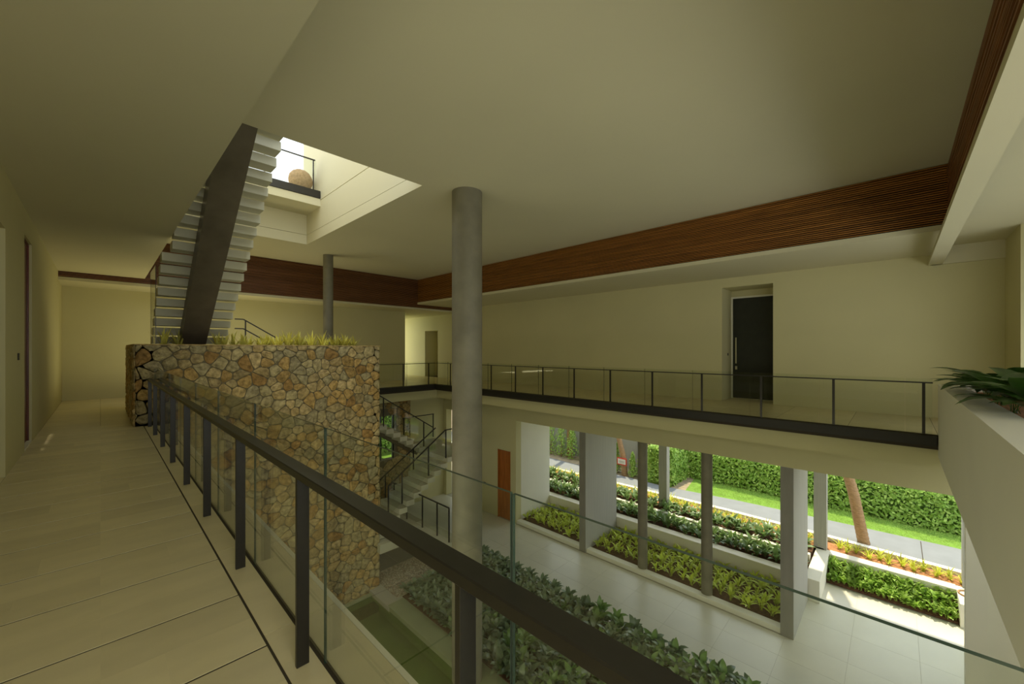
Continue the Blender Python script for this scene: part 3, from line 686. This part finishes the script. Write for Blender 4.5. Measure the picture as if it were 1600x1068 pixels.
struct('ground', B(15.68, 16.5, 1.95, 14.5, LOW, -4.92), 'soil', 'soil of the second terrace bed', 'soil bed')
curb(14.15, 16.6, 1.55, 1.9, LOW, -4.97, 'pale cross curb left of the bright green bed')
mb = MB(); mb.add([(15.6, -1.2, -5.59), (16.3, -1.2, -5.59), (16.3, 1.55, -5.59), (15.6, 1.55, -5.59), (15.6, -1.2, -5.55), (16.3, -1.2, -5.18), (16.3, 1.55, -5.18), (15.6, 1.55, -5.55)], [(3, 2, 1, 0), (4, 5, 6, 7), (0, 1, 5, 4), (1, 2, 6, 5), (2, 3, 7, 6), (3, 0, 4, 7)])
struct('ground', mb, 'soil', 'soil of the bright green bed on the right', 'soil bed')
curb(16.3, 16.65, -1.2, 1.55, LOW, -4.97, 'pale retaining curb behind the bright green bed')
curb(15.5, 16.65, -1.9, -1.2, LOW, -4.99, 'white end block with a round rim at the right of the bed')
tag(MB().tube([(16.2+math.cos(t*math.pi/12)*.2, -1.42+math.sin(t*math.pi/12)*.2, -4.97) for t in range(25)], .02, 8, cap=False).build('round_rim', 'terracotta'), 'thin terracotta ring set on the white end block', 'ring')
struct('ground', B(16.65, 17.3, -2.5, 1.7, LOW, -4.98).box(16.5, 17.3, 1.7, 14.5, LOW, -4.93), 'mulch', 'orange mulch strip under the yellow green plants', 'soil bed')
# garden ground
def poly_slab(pts, z0, z1):
    n = len(pts); mb = MB(); mb.add([(x, y_, z0) for x, y_ in pts] + [(x, y_, z1) for x, y_ in pts], [tuple(range(n))[::-1], tuple(range(n, 2*n))] + [(i, (i+1) % n, n+(i+1) % n, n+i) for i in range(n)]); return mb
near = [(17.3, -30), (17.42, -1.4), (17.55, 1.5), (17.6, 5), (17.45, 9), (17.2, 14), (17.0, 26)]
near2 = [(x+.22, y_) for x, y_ in near]
far = [(19.6, -30), (19.6, -1.4), (19.45, 1.5), (19.2, 5), (18.75, 8), (18.9, 15), (19.5, 26)]
struct('trim_8', poly_slab(near+near2[::-1], LOW, -4.90), 'white', 'white kerb between the yellow green plants and the path', 'kerb')
struct('path', poly_slab(near2+far[::-1], LOW, -4.94), 'path', 'pale grey concrete garden path', 'path')
struct('ground', B(17.5, 60, -60, 60, LOW-.2, -4.98), 'dirt', 'bare earth around the hedge and trees', 'ground')
lawn = poly_slab([(19.0, -30), (19.0, -1), (18.8, 5), (18.6, 7.0), (21.2, 7.4), (21.2, -30)], -5, -4.95)
tag(lawn.build('lawn', 'lawn'), 'mown green lawn strip between the path and the hedge', 'lawn', kind='stuff')
gb = MB()
for k in range(16000):
    x = R.uniform(19.2, 21.1); y_ = R.uniform(-2.6, 6.8); a = R.uniform(0, 6.28); h = R.uniform(.03, .055)
    if x < 19.7 - .06*(y_+1.4): continue
    gb.add([(x-.008*math.cos(a), y_-.008*math.sin(a), -4.955), (x+.008*math.cos(a), y_+.008*math.sin(a), -4.955), (x+R.uniform(-.02, .02), y_+R.uniform(-.02, .02), -4.95+h)], [(0, 1, 2)])
tag(gb.build('grass', 'hedge_l'), 'short grass blades of the lawn strip', 'grass', kind='stuff')
for k, yj in enumerate((-.2,)):
    pass
tag(B(17.65, 19.45, -.62, -.60, -4.945, -4.936).build('path_joint', 'grout'), 'thin dark joint across the grey path', 'joint')

lime = [plant_mesh('lime_plant', rp, 'leaf_lime', 9, .24, .07, (.15, .95), .10, .9) for _ in range(5)]
test1 = lambda q: not (7.85 < q[1] < 8.25)
sp = grid(12.3, 14.1, 8.25, 11.2, -5.52, .27, .27)
scatter('lime_plant', lime, 'lime green young plant in the bed left of the first fin', 'plant', 'lime plants left of the first fin', sp)
sp = grid(12.3, 14.1, 2.2, 7.85, -5.52, .27, .27)
scatter('lime_plant', lime, 'lime green young plant in the bed between the two fins', 'plant', 'lime plants between the fins', sp[:300])
tb = [plant_mesh('terrace_plant', rp, 'leaf_mid', 10, .28, .105, (.3, 1.15), .10, .8) for _ in range(5)]
scatter('terrace_plant', tb, 'glossy dark leaved plant on the first terrace behind the pale curb', 'plant', 'plants on the first terrace', grid(14.5, 15.5, 2.0, 14.0, -5.05, .30, .28)[:300], .9, 1.3)
scatter('terrace_plant', tb, 'glossy dark leaved plant on the second higher terrace', 'plant', 'plants on the second terrace', grid(15.68, 16.5, 2.0, 14.0, -4.92, .30, .28)[:300], .9, 1.25)
fr_ = [plant_mesh('green_plant', rp, 'leaf_fresh', 11, .15, .075, (.3, 1.2), .10, .7) for _ in range(5)]
scatter('green_plant', fr_, 'bright green leafy plant in the bed at the right of the opening', 'plant', 'plants in the bright green bed', [(x, y_, -5.56+(x-15.6)*.53) for x, y_, z in [(15.66+.02*math.sin(k*5), -1.12+k*.125, 0) for k in range(22)] + grid(15.66, 16.28, -1.15, 1.5, -5.5, .13, .14)][:300], .9, 1.2)
ye_ = [plant_mesh('grassy_plant', rp, 'leaf_yellow', 13, .30, .035, (.1, 1.0), 0, .8, 'blade') for _ in range(4)]
scatter('grassy_plant', ye_, 'yellow green grassy tuft in the mulch strip beside the path', 'plant', 'tufts in the mulch strip', grid(16.7, 17.25, -2.0, 1.6, -4.98, .24, .25) + grid(16.55, 17.2, 1.8, 14.0, -4.93, .30, .22)[:230], .8, 1.25)

# ---------------------------------------------------------------- hedge, fence, trees
def hedge(x0, x1, y0, y1, z0, z1, n, label, faces, ls=.075):
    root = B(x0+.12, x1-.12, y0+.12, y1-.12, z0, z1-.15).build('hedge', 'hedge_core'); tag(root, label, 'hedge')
    mb = MB(); rr = random.Random(n)
    areas = []
    for f in faces:
        areas.append({'-x': (y1-y0)*(z1-z0), '-y': (x1-x0)*(z1-z0), 'z': (x1-x0)*(y1-y0)}[f])
    for _ in range(n):
        f = rr.choices(faces, areas)[0]; d = abs(rr.gauss(0, .07)) - .05
        x, y_, z = rr.uniform(x0, x1), rr.uniform(y0, y1), rr.uniform(z0, z1)
        bump_ = .07*math.sin(x*3+z*2.5)*math.cos(y_*2.7+z*3)
        if f == '-x': x = x0 + d + bump_; nr = Vector((-1, 0, .4))
        elif f == '-y': y_ = y0 + d + bump_; nr = Vector((0, -1, .4))
        else: z = z1 - d + bump_; nr = Vector((-.2, 0, 1))
        nr = (nr + Vector((rr.gauss(0, .55), rr.gauss(0, .55), rr.gauss(0, .55)))).normalized()
        a = nr.orthogonal().normalized(); a.rotate(Matrix.Rotation(rr.uniform(0, 6.28), 3, nr)); b = nr.cross(a); p = Vector((x, y_, z)); s = ls*rr.uniform(.7, 1.3)
        mb.add([p-a*s, p+b*s*.5, p+a*s, p-b*s*.5], [(0, 1, 2, 3)], 1 if rr.random() < .3 else 0)
    tag(mb.build('foliage', ['hedge', 'hedge_l'], root), kind='stuff')
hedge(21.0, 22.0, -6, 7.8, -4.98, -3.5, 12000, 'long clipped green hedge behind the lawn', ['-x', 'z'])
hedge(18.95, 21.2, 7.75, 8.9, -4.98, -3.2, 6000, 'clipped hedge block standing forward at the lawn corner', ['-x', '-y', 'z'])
fe = thing('panel_fence', 'tall grey panel fence behind the garden path', 'fence', (20.4, 14, -4.98))
for k in range(14): child(MB().bbox(20.4, 20.5, 9.0+k*1.2+.012, 10.2+k*1.2-.012, -4.98, -1.2, .01), 'fence_panel', 'gfence', fe)
def shrub(x, y_, h, r_, label):
    root = MB().tube([(0, 0, 0), (0, 0, h*.9)], [.03, .01], 6).build('slender_shrub', 'trunk', None, (x, y_, -4.98)); tag(root, label, 'shrub', 'slender shrubs along the fence')
    mb = MB(); rr = random.Random(int(x*100+y_*10))
    for _ in range(700):
        t = rr.random(); a = rr.uniform(0, 6.28); q = r_*(1-t)**.55*rr.uniform(.3, 1)
        p = Vector((math.cos(a)*q, math.sin(a)*q, .1+t*h)); nr = Vector((math.cos(a), math.sin(a), .5)) + Vector((rr.gauss(0, .5), rr.gauss(0, .5), rr.gauss(0, .5))); nr.normalize()
        aa = nr.orthogonal().normalized(); b = nr.cross(aa); s = .06
        mb.add([p-aa*s, p+b*s*.45, p+aa*s, p-b*s*.45], [(0, 1, 2, 3)], 1 if rr.random() < .35 else 0)
    tag(mb.build('foliage', ['hedge', 'hedge_l'], root), kind='stuff')
sh = [(19.25, 9.42, 1.3), (19.1, 9.78, 1.2), (19.2, 10.75, 1.5), (19.7, 12.2, 1.9), (19.7, 13.1, 2.2), (19.7, 14.0, 1.9), (19.7, 14.8, 2.3), (19.7, 15.6, 2.5), (19.7, 16.5, 2.2), (19.8, 17.4, 2.5), (19.8, 18.4, 2.3)]
for k, (x, y_, h) in enumerate(sh): shrub(x, y_, h, .26 if k < 3 else .5, 'slender green shrub before the grey fence, ' + ('next to the hedge' if k == 0 else 'right of the palm with a sign' if k == 1 else 'left of the palm with a sign' if k == 2 else ('number %s leftward from the signed palm' % ['two', 'three', 'four', 'five', 'six', 'seven', 'eight', 'nine'][k-3])))
struct('ground', B(18.95, 20.6, 8.9, 26, -4.985, -4.955), 'dirt', 'bare earth verge at the foot of the grey fence', 'verge')
def palm(pts, r0, r1, label):
    mb = MB(); P_ = []; rad = []; n = 34
    for k in range(n+1):
        t = k/n*(len(pts)-1); i_ = min(int(t), len(pts)-2); p = Vector(pts[i_]).lerp(Vector(pts[i_+1]), t-i_)
        for e in (0, 1):
            P_.append(p + Vector((0, 0, .02*e))); rad.append((r0+(r1-r0)*k/n)*(1 + (.07 if e else 0)))
    mb.tube(P_, rad, 12); return tag(mb.build('palm_trunk', 'trunk'), label, 'palm')
palm([(17.95, .78, -4.95), (18.1, 1.05, -3.4), (18.3, 1.5, -1.6), (18.5, 2.0, 1.5)], .16, .13, 'leaning palm trunk rising from the path edge at right')
palm([(19.05, 10.2, -4.98), (19.08, 10.3, -4.0), (19.2, 10.65, -3.0), (19.5, 11.5, 1.0)], .15, .11, 'palm trunk carrying a small red framed sign')
palm([(20.0, 14.4, -4.98), (20.0, 14.4, -3.0), (20.1, 14.6, 1.5)], .17, .14, 'palm trunk behind the slender shrubs at far left')
palm([(19.9, 9.3, -4.98), (19.95, 9.4, -2.6), (20.1, 9.6, 1.5)], .15, .12, 'palm trunk at the hedge beside the square pillar')
sg = thing('garden_sign', 'small white sign with a red border on the palm trunk', 'sign', (18.87, 10.28, -4.2))
child(MB().bbox(18.88, 18.91, 10.0, 10.56, -4.42, -4.04, .004), 'board', 'red', sg); child(MB().box(18.87, 18.88, 10.06, 10.50, -4.36, -4.10), 'panel', 'pstrip', sg)
child(MB().box(18.864, 18.87, 10.14, 10.42, -4.22, -4.21).box(18.864, 18.87, 10.14, 10.42, -4.28, -4.27), 'print_lines', 'steel', sg)
# greenery seen through the rear openings
struct('ground', B(-5, 16, 21, 60, LOW-.1, -5.2), 'lawn', 'rear garden ground seen through the window', 'ground')
hedge(4, 15, 24, 25, -5.2, -2.4, 5000, 'rear garden hedge seen through the openings', ['-y', 'z'], .11)

# ball on the roof terrace
mb = MB(); pts = 14
vs = []; fs = []
for i in range(pts+1):
    for j in range(24):
        a = math.pi*i/pts; b_ = 2*math.pi*j/24; r_ = .34*(1+R.uniform(-.02, .02)); vs.append((r_*math.sin(a)*math.cos(b_), r_*math.sin(a)*math.sin(b_), r_*math.cos(a)))
for i in range(pts):
    for j in range(24): fs.append((i*24+j, i*24+(j+1) % 24, (i+1)*24+(j+1) % 24, (i+1)*24+j))
mb.add(vs, fs, 0, True); tag(mb.build('woven_ball', 'ball', None, (4.30, 13.25, 6.82)), 'round brown textured ball on the roof terrace edge', 'ball')
rt = thing('roof_railing', 'thin dark glass railing of the roof terrace beside the brown ball', 'railing', (2.8, 12.75, 6.46))
child(MB().bar((.97, 12.75, 7.37), (4.55, 12.75, 7.37), .04, .03), 'handrail', 'steel', rt)
for x in (4.5, 3.2, 1.9): child(MB().bar((x, 12.75, 6.46), (x, 12.75, 7.37), .03, .03), 'post', 'steel', rt)
child(MB().box(1.0, 4.6, 12.785, 12.795, 6.46, 7.4), 'glass_pane', 'glass', rt)
